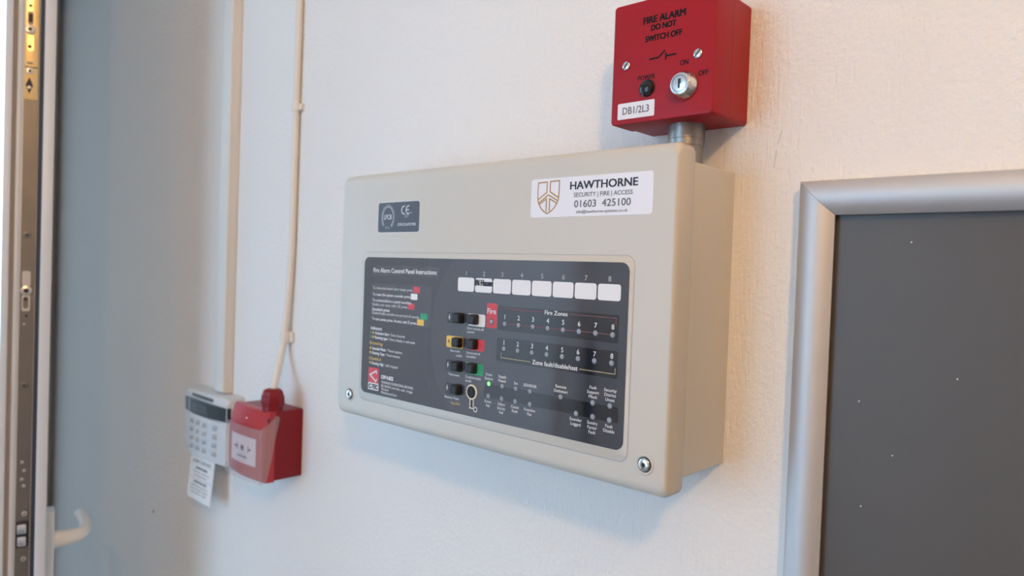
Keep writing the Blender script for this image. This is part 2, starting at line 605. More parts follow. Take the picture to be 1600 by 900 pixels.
# lever handle on the face turned to the wall
hplate = make('handle_plate', dbox(bmesh.new(), 42, 72, -9.5, 4.2, -360, -198, bev=3.0), 'upvc_handle', door)
path = spline([D(57, -7, -241), D(57, -22, -240.6), D(60, -34, -240.3), D(70, -43, -240), D(86, -47, -239.6), D(112, -47.5, -240), D(140, -45.5, -241), D(160, -42, -242)], 6)
n = len(path)
bm = bmesh.new()
tube(bm, path + [path[-1] + U * 3], [12.0 - 4.0 * min(1, i / 22) for i in range(n)] + [3.5], 18)
make('lever', bm, 'upvc_handle', hplate)
# frame of the doorway
fr = thing('trim_1', (XL - 60, DOOR_Y0, ZF), kind='structure')
nbox('frame_post', 'upvc', fr, XL - 70, XL, DOOR_Y0, DOOR_Y0 + 55, ZF, DOOR_Z)
nbox('frame_head', 'upvc', fr, XL - 70, XL, DOOR_Y0 + 55, DOOR_Y1, DOOR_Z - 4, DOOR_Z + 40)

# ------------------------------------------------------------------ fire alarm control panel
pan = thing('control_panel', (0, 0, 0), 'beige fire alarm control panel with dark glossy fascia mounted on the white wall', 'control panel')
YL, YO = -81.3, -82.0                           # lid face, fascia face
back = make('back_box', rstack(bmesh.new(), 0.6, 373.4, 11, 224, 1.5, [(0, 0, 0), (-62, 0, 0)]), 'panel_plastic', pan)
lv = []
for i in range(7):
    a = math.radians(90 * i / 6)
    lv.append((YL + 7.5 * (1 - math.sin(a)), 2.6 * (1 - math.cos(a)), 8.5 * (1 - math.cos(a))))
lv = [(y, ix, iz) for y, ix, iz in lv]          # from the full outline forward to the flat face
lid_levels = [(-59, 1.4, 2.4), (-59.8, 0.5, 0.9), (-61.3, 0, 0)] + lv
lid = make('lid', rstack(bmesh.new(), 0, 374.1, 0, 235, 6, lid_levels, 6), 'panel_plastic', pan, 50)
# raised bezel round the fascia
bez = make('fascia_bezel', rstack(bmesh.new(), 37.2, 343.2, 19.0, 159.8, 7, [(YL + 0.6, -0.6, -0.6), (YL - 0.05, 0, 0), (YL - 0.45, 0.5, 0.5)], 6), 'panel_plastic', pan)
bm = bmesh.new()
gl = rrect(36.9, 343.5, 18.7, 160.1, 7.2, 6)
strokes(bm, [gl + [gl[0]]], 0.45, YL - 0.03)
make('groove_line', bm, 'print_grey', pan)
fas = make('fascia', rstack(bmesh.new(), 40.6, 339.8, 26.4, 155.2, 6.5, [(YL, 0, 0), (YO, 0, 0)], 6), 'overlay', pan)


def arc_region():
    """part of the fascia to the right of the printed arc"""
    cx, cz, R = 229.0, 91.0, 90.0
    x1, z0, z1, r = 339.8, 26.4, 155.2, 6.5
    right = [(x1 - r + r * math.cos(a), z0 + r + r * math.sin(a)) for a in [math.radians(-90 + 15 * i) for i in range(7)]]
    right += [(x1 - r + r * math.cos(a), z1 - r + r * math.sin(a)) for a in [math.radians(15 * i) for i in range(7)]]
    a0 = math.pi - math.asin((z1 - cz) / R)
    a1 = math.pi + math.asin((cz - z0) / R)
    arc = [(cx + R * math.cos(a0 + (a1 - a0) * i / 30), cz + R * math.sin(a0 + (a1 - a0) * i / 30)) for i in range(31)]
    return right + arc


pts = arc_region()
bm = bmesh.new()
loft(bm, [[(x, YO + 0.1, z) for x, z in pts], [(x, YO - 0.03, z) for x, z in pts]])
make('fascia_arc', bm, 'overlay_light', fas)
P1, P2, P3 = YO - 0.07, YO - 0.11, YO - 0.15
pl = lambda name, m, *a, **k: plate(name, m, fas, *a, **k)
tx = lambda s, m, x, z, cap, **k: text(s, fas, m, x, z, cap, P3, **k)
pl('title_box', 'overlay_box', 53.8, 148, 138.6, 147.8, 0.8, P1)
pl('instruction_box', 'overlay_box', 52.6, 139, 95.2, 130.8, 0.8, P1)
tx('Fire Alarm Control Panel Instructions', 'print_white', 55.2, 141.2, 3.9, width=89, bold=0.012)
for s, z, x1, bold in (('To silence/activated alarm beep/ press', 125.3, 113.0, .0), ('To reset the system sounder press', 119.2, 110.0, .012), ('To activate/silence a panel sounders', 113.8, 111.5, .012),
                       ('Enable and reset with CE press', 109.8, 106.5, .0), ('Sounder/s press', 105.2, 81.0, .02), ('Disable/Enable sounders are pressed of sounder', 101.8, 123.6, .0), ('To test zones press. Access, test D press', 96.3, 119.8, .012)):
    tx(s, 'print_white', 55.0, z, 2.5, width=x1 - 55.0, bold=bold)
for m, x, z in (('print_red', 118.3, 127), ('tab_paper', 115.2, 120.8), ('print_red', 111.6, 112), ('print_green', 129.2, 104.0), ('print_yellow', 125.0, 98.6)):
    pl('colour_key', m, x - 4.5, x + 4.5, z - 2.7, z + 2.7, 0.8, P2)
tx('Indicators', 'print_white', 53.9, 87.2, 2.9, width=16.5, bold=.02)
tx('Entering', 'print_amber', 53.0, 73.2, 2.7, width=19.5, bold=.012)
tx('Disabled', 'print_amber', 52.6, 58.6, 2.7, width=17.5, bold=.012)
for z, s1, w1, s2, w2, ca in ((83.0, 'Activation Start', 21, '/ Some Security', 22, 2), (78.9, 'Running type', 19, '/ Once a Ready or and mode', 38, 2), (68.3, 'Intended Mode', 20, '/ Timed options', 23, 1), (64.1, 'Running Type', 18.5, '/ Timed entrance', 21.5, 1), (54.4, 'Running High', 17.5, '/ still tripped', 20, 1)):
    x = 53.0
    for q in range(ca):
        pl('bullet', 'print_yellow' if (q or ca == 1) else 'print_green', x, x + 1.8, z + 0.1, z + 2.4, 0.5, P2)
        x += 3.4
    tx(s1, 'print_white', x + 0.6, z, 2.5, width=w1, bold=.02)
    tx(s2, 'print_white', x + 1.8 + w1, z, 2.3, width=w2)
# maker's badge
bg_ = pl('badge', 'print_red', 52.0, 67.8, 37.0, 51.2, 0.8, P1)
pl('badge_foot', 'print_white', 52.0, 67.8, 30.2, 37.0, 0.8, P1)
nstrokes('badge_mark', 'print_white', fas, [[(64.6, 46.4), (64.0, 48.6), (54.6, 44.2), (63.6, 38.6), (65.0, 40.6)]], 1.3, P3)
tx('C-TEC', 'print_black', 53.2, 31.4, 4.2, width=13.4, bold=.03)
tx('CFP 8-8ZS', 'print_white', 72.0, 42.6, 3.2, width=17.5, bold=.03)
for s, z, w_ in (('STANDARD CONVENTIONAL FIRE PANEL', 38.3, 46), ('BS EN54 and the sub. range', 34.9, 45), ('Version', 32.0, 11), ('Manufactured here', 28.8, 23)):
    tx(s, 'print_white', 72.3, z, 2.3, width=w_)
# zone label windows
for i in range(8):
    x0 = 171.3 + 20.42 * i
    t_ = pl('zone_tab', 'tab_paper', x0, x0 + 19.2, 128.5, 140.0, 2.0, P2)
    tx(str(i + 1), 'print_grey', x0 + 9.8, 141.8, 3.6, align='C')
    if i == 1:
        text('IN House', fas, 'pen_ink', x0 + 0.4, 134.0, 4.6, P3 - 0.03, width=18.6, bold=.045, label='black handwriting on the second zone label')
# left push buttons
bpads = [(160.0, 180.3, 101.2, 110.6, 'overlay_dark'), (184.8, 204.6, 100.6, 110.6, 'tab_paper'), (159.5, 179.7, 80.6, 90.4, 'print_yellow'), (184.5, 204.8, 80.8, 90.2, 'print_red'),
         (159.7, 180.0, 60.9, 70.4, 'overlay_dark'), (184.0, 204.4, 61.0, 70.4, 'print_green'), (160.4, 180.8, 41.3, 50.9, 'overlay_dark')]
for i, (x0, x1, z0, z1, m) in enumerate(bpads):
    pl('button_pad', m, x0, x1, z0, z1, 1.8, P1)
    cx = (174.6 if i in (0, 2, 4, 6) else 192.6)
    cz = (z0 + z1) / 2 + (0.6 if i in (1, 3, 5) else 0.2)
    bm = bmesh.new()
    rstack(bm, cx - 4.6, cx + 4.6, cz - 4.2, cz + 4.2, 1.4, [(YO + 0.3, 0, 0), (YO - 2.0, 0.0, 0.0), (YO - 4.6, 0.4, 0.4), (YO - 5.4, 1.3, 1.3)], 3)
    make('push_button', bm, 'button_rubber', fas)
    if i in (0, 4, 6):
        nstrokes('button_mark', 'print_white', fas, [[(162.2, cz - 2), (162.2, cz + 2)], [(161.4, cz), (163.2, cz)]], 0.6, P3)
tx('A', 'print_black', 161.2, 84.2, 3.0)
for s, x, z in (('Enter/access-all', 184.3, 97.6), ('sounds', 184.3, 94.6), ('See trade', 164.8, 77.2), ('codes', 172, 73.8), ('Start/control', 184.3, 77.4), ('sounders', 184.3, 74.4), ('Test-zones', 163.3, 57.2), ('Disable/enable', 184.2, 57.4), ('mode', 184.2, 54.3), ('Buttons Mode', 159.8, 37.6)):
    tx(s, 'print_white', x, z, 2.1, maxw=19.5)
tx('See EN3', 'print_amber', 167.6, 33.3, 2.2, maxw=13)
# key switch
bm = bmesh.new(); lathe(bm, (192.3, YO + 0.2, 46.6), (0, -1, 0), [(0, 6.3), (0.9, 6.3), (1.2, 5.9), (1.2, 5.0), (0.5, 4.9)], 28)
ks = make('key_switch', bm, 'key_cream', fas)
bm = bmesh.new(); lathe(bm, (192.3, YO + 0.1, 46.6), (0, -1, 0), [(0, 5.0), (0.9, 5.0), (1.0, 4.4)], 24); make('key_barrel', bm, 'black_gloss', ks)
bm = bmesh.new(); box(bm, 191.7, 192.9, YO - 1.15, YO - 0.9, 43.8, 49.4); make('key_slot', bm, 'slot_dark', ks)
nstrokes('key_symbol', 'key_cream', fas, [[(190.4, 41.2), (190.4, 33.4), (194.2, 33.4)], [(194.2, 41.0), (194.2, 35.0)]], 1.0, P3)
nstrokes('key_symbol', 'slot_dark', fas, [[(192.3, 41.4), (192.3, 34.4)]], 2.2, P2)
rg = [(196.8 + 1.9 * math.cos(a), 32.9 + 1.9 * math.sin(a)) for a in [2 * math.pi * i / 16 for i in range(17)]]
nstrokes('key_symbol', 'print_white', fas, [rg], 0.7, P3)
# fire strip and zone boxes
pl('fire_strip', 'print_red', 206.0, 217.4, 100.6, 120.4, 1.2, P1)
tx('Fire', 'print_white', 211.6, 112.0, 4.2, width=9.4, align='C', bold=.01)
pl('zone_box', 'overlay_dark', 218.8, 333.0, 99.6, 118.9, 1.6, P1)
pl('zone_box', 'overlay_dark', 218.6, 333.0, 75.1, 94.0, 1.6, P1)
pl('indicator_band', 'overlay_dark', 206.2, 335.2, 44.8, 55.6, 1.6, P1)
for ln in ([(224.4, 113.6), (224.4, 116.8), (264.5, 116.8)], [(290.5, 116.8), (330.6, 116.8), (330.6, 112.4)], [(228, 105.2), (327, 105.2)]):
    nstrokes('zone_line', 'print_red_line', fas, [ln], 0.55, P2)
for ln in ([(223.4, 82.1), (223.4, 78.2), (254.0, 78.2)], [(300.6, 78.2), (331.2, 78.2), (331.2, 82.1)]):
    nstrokes('zone_line', 'print_amber_line', fas, [ln], 0.55, P2)
tx('Fire Zones', 'print_white', 277.4, 115.2, 3.1, width=21.5, align='C', bold=.01)
tx('Zone fault/disable/test', 'print_white', 277.6, 76.8, 3.3, width=43, align='C', bold=.01)


def led(x, z, r=1.75, m='led_grey'):
    bm = bmesh.new(); lathe(bm, (x, YO + 0.1, z), (0, -1, 0), [(0, r * 1.35), (0.18, r * 1.35)], 16); make('indicator_ring', bm, 'led_ring', fas)
    bm = bmesh.new(); lathe(bm, (x, YO + 0.1, z), (0, -1, 0), [(0, r), (0.35, r), (0.6, r * 0.7), (0.7, r * 0.3)], 16); make('indicator_light', bm, m, fas)


led(211.6, 105.6, 1.9)
for i in range(8):
    x = 226.1 + 14.57 * i
    led(x, 105.1); led(x, 85.5)
    tx(str(i + 1), 'print_white', x, 108.8, 3.5, align='C'); tx(str(i + 1), 'print_white', x, 88.6, 3.5, align='C')
top = [(211.1, 'Event\nExtinct'), (225.8, 'Supply\nPower'), (240.2, 'Set'), (254.8, 'SOUNDER'), (284.5, 'Remote\nOutinstant'), (313.4, 'Fault\nSupport\nMbult'), (328.0, 'Security\nDistrict\nUnset')]
bot = [(210.9, 'Event\nFail'), (225.7, 'Select\nExicity\nFail'), (240.1, 'Count\nFault'), (255.1, 'Function\nFlat'), (299.1, 'Sounder\nLogged'), (313.8, 'Sundry\nFactor\nFault'), (328.0, 'Fault\nDisable')]
for i, (x, s) in enumerate(top):
    led(x, 55.9, m='led_green' if i == 0 else 'led_grey')
    ls = s.split('\n')
    for k, l in enumerate(ls):
        tx(l, 'print_white', x, 59.0 + 3.3 * (len(ls) - 1 - k), 2.2, align='C', maxw=13)
for x, s in bot:
    led(x, 46.0)
    for k, l in enumerate(s.split('\n')):
        tx(l, 'print_white', x, 40.6 - 3.3 * k, 2.2, align='C', maxw=13)
# lid screws in recessed cups
for x, z in ((21.8, 20.9), (357.0, 20.9)):
    bm = bmesh.new(); lathe(bm, (x, YL + 0.2, z), (0, -1, 0), [(0, 7.3), (0.6, 7.0), (0.9, 6.3), (0.25, 5.2)], 28); cup = make('screw_cup', bm, 'panel_plastic', pan)
    bm = bmesh.new(); lathe(bm, (x, YL + 0.2, z), (0, -1, 0), [(0, 5.3), (0.32, 5.3)], 24); make('cup_floor', bm, 'alu_dark', cup)
    bm = bmesh.new(); lathe(bm, (x, YL, z), (0, -1, 0), [(0, 4.4), (0.9, 4.4), (1.5, 3.8), (1.7, 2.9)], 24); sc = make('screw', bm, 'chrome', pan)
    bm = bmesh.new(); cyl(bm, (x, YL - 1.6, z), (0, -1, 0), 1.7, 0.18, 6); make('hex_socket', bm, 'slot_dark', sc)
# approval label
lab = plate('approval_label', 'rating_grey', pan, 58.8, 118.2, 178.4, 206.0, 2.6, YL - 0.12, label='dark grey approval label')
rim = rrect(58.6, 118.4, 178.2, 206.2, 2.8, 5); nstrokes('label_edge', 'sticker_white', lab, [rim + [rim[0]]], 0.5, YL - 0.10)
YA = YL - 0.2
for R_ in ((9.6, 11.6), (8.0, 9.8)):
    nstrokes('approval_ring', 'print_grey' if R_[0] > 9 else 'print_white', lab, [[(73.4 + R_[0] * math.cos(math.radians(a)), 192.2 + R_[1] * math.sin(math.radians(a))) for a in range(-52, 233, 12)]], 0.55, YA)
for a in range(-50, 232, 13):
    ca, sa = math.cos(math.radians(a)), math.sin(math.radians(a))
    nstrokes('ring_tick', 'print_grey', lab, [[(73.4 + 8.2 * ca, 192.2 + 10 * sa), (73.4 + 9.4 * ca, 192.2 + 11.4 * sa)]], 0.5, YA)
text('LPCB', lab, 'print_white', 73.4, 190.4, 4.4, YA, width=11.0, align='C')
text('014a', lab, 'print_grey', 73.0, 181.6, 2.4, YA, width=6.5, align='C')
for cx in (96.4, 102.6):
    a_ = [(cx + 3.2 * math.cos(math.radians(q)), 198.4 + 3.5 * math.sin(math.radians(q))) for q in range(75, 286, 15)]
    nstrokes('mark_stroke', 'print_white', lab, [a_], 0.95, YA)
nstrokes('mark_stroke', 'print_white', lab, [[(99.6, 198.4), (103.2, 198.4)]], 0.9, YA)
text('0832', lab, 'print_grey', 104.0, 195.0, 1.5, YA)
text('2007', lab, 'print_grey', 97.4, 191.6, 2.6, YA, width=6)
text('CPR/C/DoP/CFP8E', lab, 'print_white', 88.0, 184.2, 2.4, YA, width=25.5)
# installer's sticker
stk = plate('installer_sticker', 'sticker_white', pan, 248.4, 355.5, 187.7, 216.6, 2.4, YL - 0.15, label='white installer sticker with a gold shield')
YS = YL - 0.24
text('HAWTHORNE', stk, 'sticker_ink', 285.9, 207.4, 5.4, YS, width=57.4, bold=.018)
text('SECURITY | FIRE | ACCESS', stk, 'sticker_ink_grey', 289.4, 201.7, 3.0, YS, width=50)
text('01603  425100', stk, 'sticker_ink_grey', 290.0, 194.2, 5.0, YS, width=48.2, bold=.006)
text('info@hawthorne-systems.co.uk', stk, 'sticker_ink_grey', 292.0, 189.9, 2.1, YS, width=44)


def sh(px, py): return (254.9 + (px - 178) * 0.1402, 214.6 - (py - 190) * 0.1075)


left = [sh(*q) for q in ((181, 198), (179, 270), (181, 320), (190, 352), (208, 382), (228, 402), (248, 416))]
right = [sh(*q) for q in ((326, 192), (325, 270), (322, 318), (312, 348), (294, 378), (272, 400), (248, 416))]
nstrokes('shield_mark', 'sticker_gold', stk, [left, right,
    [sh(181, 198), sh(243, 196), sh(241, 268), sh(183, 314)], [sh(326, 192), sh(264, 194), sh(264, 264), sh(322, 308)],
    [sh(188, 338), sh(240, 296), sh(252, 286), sh(266, 294), sh(318, 328)], [sh(240, 312), sh(240, 398)], [sh(262, 312), sh(262, 396)],
    [sh(190, 350), sh(240, 312)], [sh(312, 346), sh(262, 312)]], 0.95, YS)

# ------------------------------------------------------------------ red isolator switch box and its conduit
iso = thing('isolator_switch', (340.8, 0, 256), 'red steel key switch box reading FIRE ALARM DO NOT SWITCH OFF', 'switch box')
make('back_box', rstack(bmesh.new(), 301.0, 381.0, 256.9, 342.4, 3.0, [(0, 1.0, 1.0), (-1.2, 0, 0), (-28.0, 0, 0), (-28.4, 1.2, 1.2), (-31, 1.2, 1.2)], 5), 'red_steel', iso)
isf = make('front_cover', rstack(bmesh.new(), 300.3, 381.3, 256.2, 343.0, 2.6, [(-29.0, 0, 0), (-53.6, 0, 0), (-54.3, 0.3, 0.3), (-54.5, 0.8, 0.8)], 5), 'red_steel', iso)
YI = -54.56
it = lambda s, x, z, cap, **k: text(s, isf, 'print_black', x, z, cap, YI, align='C', **k)
it('FIRE ALARM', 342.0, 325.6, 4.6, width=33.2, bold=.028)
it('DO NOT', 341.8, 319.9, 4.0, width=19.6, bold=.028)
it('SWITCH OFF', 342.0, 312.6, 4.0, width=29, bold=.028)
it('POWER', 329.6, 286.2, 3.1, width=13.8, bold=.015)
it('ON', 359.2, 291.6, 3.5, width=6.2, bold=.015)
it('OFF', 373.9, 282.2, 3.5, width=7.2, bold=.015)
nstrokes('switch_symbol', 'print_black', isf, [[(331.6, 300.0), (338.6, 300.0), (343.6, 304.0)], [(344.6, 302.2), (344.6, 298.0)], [(344.6, 300.2), (352.4, 300.2)]], 1.15, YI - 0.03)
for x, z, a in ((312.2, 298.4, 50), (369.4, 297.4, 50)):
    bm = bmesh.new(); lathe(bm, (x, -54.3, z), (0, -1, 0), [(0, 3.1), (0.9, 3.1), (1.3, 2.6), (1.4, 1.6)], 20); s_ = make('screw', bm, 'chrome', iso)
    d = Vector((math.cos(math.radians(a)), math.sin(math.radians(a)))) * 2.9
    nstrokes('screw_slot', 'slot_dark', s_, [[(x - d.x, z - d.y), (x + d.x, z + d.y)]], 0.8, -55.78)
bm = bmesh.new(); lathe(bm, (330.6, -54.3, 279.8), (0, -1, 0), [(0, 6.2), (0.9, 6.2), (1.2, 5.7), (2.6, 5.2), (3.4, 4.0), (3.8, 2.0)], 28); make('power_lamp', bm, 'black_gloss', iso)
bm = bmesh.new(); lathe(bm, (360.4, -54.3, 277.2), (0, -1, 0), [(0, 10.2), (1.6, 10.2), (2.2, 9.9), (6.6, 7.8), (7.4, 7.3), (7.6, 6.9)], 40); kr = make('lock_ring', bm, 'chrome', iso)
bm = bmesh.new(); lathe(bm, (360.4, -61.4, 277.2), (0, -1, 0), [(0, 6.6), (0.7, 6.6), (0.9, 6.2)], 32); kb = make('lock_barrel', bm, 'chrome_face', kr)
cr = [(360.4 + 5.5 * math.cos(a), 277.2 + 5.5 * math.sin(a)) for a in [2 * math.pi * i / 28 for i in range(29)]]
nstrokes('barrel_line', 'alu_dark', kb, [cr], 0.35, -62.36)
nstrokes('key_slot', 'slot_dark', kb, [[(360.2, 274.6), (360.2, 279.8)], [(360.8, 277.6), (360.8, 279.6)]], 1.5, -62.4)
dl = plate('circuit_label', 'sticker_white', iso, 306.2, 337.0, 259.8, 271.4, 0.9, -54.68, label='white label printed DB1/2L3')
text('DB1/2L3', dl, 'sticker_ink_grey', 321.6, 263.2, 5.0, -54.76, width=22, align='C')

bm = bmesh.new()
lathe(bm, (347.6, -27, 223.6), (0, 0, 1), [(0, 12.2), (17, 12.2), (17.2, 12.6), (22, 12.7), (22.2, 13.0), (32.6, 13.0)], 36)
tag(make('conduit_pipe', bm, 'conduit_steel', None), 'short grey steel conduit between red switch box and control panel', 'conduit')

# ------------------------------------------------------------------ trunking, cable and clips
tr = thing('cable_trunking', (-391, 0, -39), 'cream plastic mini trunking running straight down to the keypad', 'trunking')
make('trunking_base', box(bmesh.new(), -402.6, -378.2, -11.5, 0, -42, ZC - 1, 0.6), 'trunking_pvc', tr)
make('trunking_lid', box(bmesh.new(), -403.4, -377.4, -15.4, -10.5, -41, ZC - 1, 1.3), 'trunking_pvc', tr)

bm = bmesh.new()
cpth = [(-218, -5, ZC - 1), (-218.5, -5, 900), (-219, -5, 600), (-219.5, -5, 480), (-220.5, -5, 345), (-221, -5, 250), (-222, -5, 160), (-225.5, -6.5, 90), (-228, -9, 46), (-222, -18, 18), (-210, -30, -4), (-204, -35.6, -16)]
tube(bm, spline(cpth, 6), 4.3, 14)
cab = tag(make('alarm_cable', bm, 'cable_sheath', None), 'cream cable running down the wall into the red call point gland', 'cable')
for i, (x, y, z, h) in enumerate(((-220.4, -5, 345, 10), (-227.4, -8.2, 52, 15))):
    c = thing('cable_clip', (x, 0, z), ('cream clip halfway up the cable', 'cream clip on the cable just above the red call point')[i], 'cable clip', 'clips holding the cream cable')
    bm = bmesh.new()
    r0, r1 = 4.4, 5.9
    ring = []
    for rr, rev in ((r1, False), (r0, True)):
        arc = [(x + rr * math.cos(math.radians(a)), y - rr * math.sin(math.radians(a))) for a in range(0, 181, 20)]
        if not rev: seq = [(x + rr, 0.0)] + arc + [(x - rr, 0.0)]
        else: seq = [(x - rr, 0.0)] + arc[::-1] + [(x + rr, 0.0)]
        ring += seq
    loft(bm, [[(a, b, z - h / 2) for a, b in ring], [(a, b, z + h / 2) for a, b in ring]])
    make('saddle', bm, 'clip_pvc', c)
    bm = bmesh.new(); box(bm, x + 5.9, x + 10.5, -5, 0, z - h / 2 + 1, z + h / 2 - 1, 0.8); make('nail_lug', bm, 'clip_pvc', c)

# ------------------------------------------------------------------ red manual call point
cp = thing('call_point', (-236, 0, -123), 'red manual break glass call point with clear hinged cover on the wall', 'call point')
CX0, CX1, CZ0, CZ1 = -281, -192, -122.5, -35.5
make('back_box', rstack(bmesh.new(), CX0 + 1.5, CX1, CZ0 + 1, CZ1 - 0.5, 3, [(0, 0, 0), (-38, 0, 0)], 4), 'red_plastic', cp)
# front: bowed plate, upper part leaning back
def bow(x): return -4.0 * (1 - ((x - (CX0 + CX1) / 2) / 44.5) ** 2)
bm = bmesh.new()
nx = 12
prof = [(-37.5, CZ0), (-49.0, CZ0 + 0.6), (-51.2, CZ0 + 4), (-52.0, -100), (-52.0, -62), (-49.6, -52), (-45.5, CZ1 - 2.2), (-43.6, CZ1), (-37.5, CZ1)]
rings = []
for i in range(nx + 1):
    x = CX0 + (CX1 - CX0) * i / nx
    rings.append([(x, y + (bow(x) if y < -40 else 0), z) for y, z in prof])
loft(bm, rings)
cface = make('front_plate', bm, 'red_plate', cp, 30)
yf = lambda x: -52.0 + bow(x)
def curved(name, m, x0, x1, z0, z1, off, n=8, th=0.6, parent=cp):
    bm = bmesh.new(); rs = []
    for i in range(n + 1):
        x = x0 + (x1 - x0) * i / n
        y = yf(x) - off
        rs.append([(x, y, z0), (x, y, z1), (x, y + th, z1), (x, y + th, z0)])
    loft(bm, rs)
    return make(name, bm, m, parent)
el = curved('glass_element', 'sticker_white', -268, -207, -104, -70, 0.9, th=1.5)
YE = yf(-236) - 1.1
for xs in ([[(-257, -85), (-248, -85)], [(-251.5, -81.8), (-248, -85), (-251.5, -88.2)]], [[(-217, -85), (-226, -85)], [(-222.5, -81.8), (-226, -85), (-222.5, -88.2)]]):
    nstrokes('arrow_mark', 'print_black', el, xs, 1.9, YE + 0.55)
bm = bmesh.new(); lathe(bm, (-237, YE + 0.4, -85), (0, -1, 0), [(0, 3.6), (0.5, 3.6)], 18); make('dot_mark', bm, 'print_black', el)
text('PRESS HERE', el, 'sticker_ink_grey', -237, -97.5, 3.4, YE - 0.1, width=24, align='C')
for z in (-50, -112):
    bm = bmesh.new(); lathe(bm, (-236, -50 if z < -60 else -47.5, z), (0, -1, 0), [(0, 3.0), (4.6, 3.0), (5.2, 2.2)], 16); make('emblem', bm, 'sticker_white', cp)
# clear cover: bowed flap plus a side cheek
cov = curved('clear_cover', 'clear_cover', CX0 + 1, CX1 + 1.2, -122, -56, 5.0, n=10, th=1.2)
bm = bmesh.new()
ck = [(-57.0, -121.5), (-57.0, -55.0), (-47.0, -50), (-37.5, -40), (-33.0, -43.5), (-38.0, -66), (-43.0, -95), (-49.0, -121.5)]
loft(bm, [[(CX1 + 0.6, y, z) for y, z in ck], [(CX1 + 2.2, y, z) for y, z in ck]])
make('cover_cheek', bm, 'clear_cover', cov)
for x in (CX1 + 0.4,):
    bm = bmesh.new(); cyl(bm, (x, -47.5, -45.0), (1, 0, 0), 1.8, 0.6, 12); make('key_hole', bm, 'slot_dark', cp)
# cable gland on top
bm = bmesh.new()
gc = (-205, -35, CZ1 - 1.2)
lathe(bm, gc, (0, 0, 1), [(0, 12.4), (7.5, 12.4), (8.0, 11.2)], 28); gb = make('gland_body', bm, 'red_plastic', cp)
bm = bmesh.new(); lathe(bm, (gc[0], gc[1], gc[2] + 7.6), (0, 0, 1), [(0, 14.0), (2.0, 14.6), (11.5, 14.2), (12.5, 13.2), (17, 12.2), (19.4, 9.8), (20.4, 7.0)], 8); make('gland_nut', bm, 'red_plastic', gb, 20)

# ------------------------------------------------------------------ alarm keypad with hanging card
kp = thing('alarm_keypad', (-409, 0, -140), 'off white alarm keypad with dark display strip beside the red call point', 'keypad')
KX0, KX1 = -478, -342
kb_ = make('case', rstack(bmesh.new(), KX0, KX1, -139, -43, 4, [(0, 0, 0), (-14, 0, 0), (-22, 0.8, 3), (-25, 2.5, 8)], 4), 'keypad_pvc', kp)
def kbow(x): return -5.0 * (1 - ((x - (KX0 + KX1) / 2) / 68.0) ** 2)
def kcurved(name, m, x0, x1, z0, z1, y, th, parent=kp, n=10, zc=0):
    bm = bmesh.new(); rs = []
    for i in range(n + 1):
        x = x0 + (x1 - x0) * i / n
        yy = y + kbow(x)
        rs.append([(x, yy, z0), (x, yy, z1), (x, -20, z1 + zc), (x, -20, z0)])
    loft(bm, rs)
    return make(name, bm, m, parent)
kcurved('display_bar', 'lcd_dark', KX0, KX1, -76.5, -57.0, -24.5, 4, zc=0)
kcurved('display_window', 'lcd_glass', KX0 + 26, KX0 + 84, -73.5, -60.0, -24.9, 4)
kcurved('display_edge', 'bright_steel', KX0 + 20, KX0 + 23.5, -75.5, -58.0, -24.8, 4, n=2)
kcurved('slot_bar', 'rating_grey', KX0 + 24, KX0 + 92, -53.6, -49.8, -22.0, 4)
flap = kcurved('key_flap', 'keypad_flap', KX0 + 22, KX1 - 2, -137.5, -78.5, -24.0, 4)
for r in range(4):
    for c in range(4):
        x = KX0 + 34 + 21.0 * c + (7 if c == 3 else 0)
        z = -88.5 - 12.2 * r
        bm = bmesh.new()
        rstack(bm, x - 5.5, x + 5.5, z - 3.6, z + 3.6, 1.6, [(-24 + kbow(x) + 0.4, 0, 0), (-25.2 + kbow(x), 0, 0), (-25.8 + kbow(x), 0.8, 0.8)], 3)
        k_ = make('key', bm, 'keypad_key', flap)
        nstrokes('key_mark', 'lcd_glass', k_, [[(x - 1.4, z - 2.0), (x + 1.8, z - 1.6)], [(x + 1.0, z - 2), (x + 1.0, z + 1.8)]], 1.1, -25.85 + kbow(x))

card = thing('instruction_card', (-420, -22, -200), 'small white printed card hanging below the alarm keypad', 'card')
ru = Vector((1, 0.0, 0.0)); tilt = Vector((0, 0.095, 0.9955)); nn = ru.cross(tilt).normalized()      # bottom swings out from the wall
co = Vector((-457.5, -27.0, -203.0))
bm = bmesh.new()
q = [co, co + ru * 75, co + ru * 75 + tilt * 64, co + tilt * 64]
loft(bm, [[p_ + nn * 0.0 for p_ in q], [p_ + nn * 0.8 for p_ in q]])
make('card_sheet', bm, 'card_paper', card)
fc = (co, ru, tilt, nn)
for s, z, x, w_, b_ in (('ALARM CODE INFO', 53.5, 8, 58, .02), ('MONITORED', 44, 20, 36, .04), ('if the alarm sounds call', 38.5, 12, 50, 0), ('the number shown', 33.5, 16, 40, 0), ('RESPONSE', 24, 18, 40, .04), ('please state your site', 18.5, 10, 52, 0), ('and the zone in alarm', 13.5, 10, 54, 0), ('and wait for reply', 8.5, 12, 48, 0)):
    text(s, card, 'sticker_ink_grey', x, z, 3.2, 0.9, width=w_, bold=b_, frame=fc)
for z in (51.5, 30.0):
    bm = bmesh.new(); a = co + tilt * z + nn * 0.85
    loft(bm, [[a + ru * 2, a + ru * 73, a + ru * 73 + tilt * 0.6, a + ru * 2 + tilt * 0.6], [v_ + nn * 0.06 for v_ in (a + ru * 2, a + ru * 73, a + ru * 73 + tilt * 0.6, a + ru * 2 + tilt * 0.6)]])
    make('ruled_line', bm, 'print_grey', card)

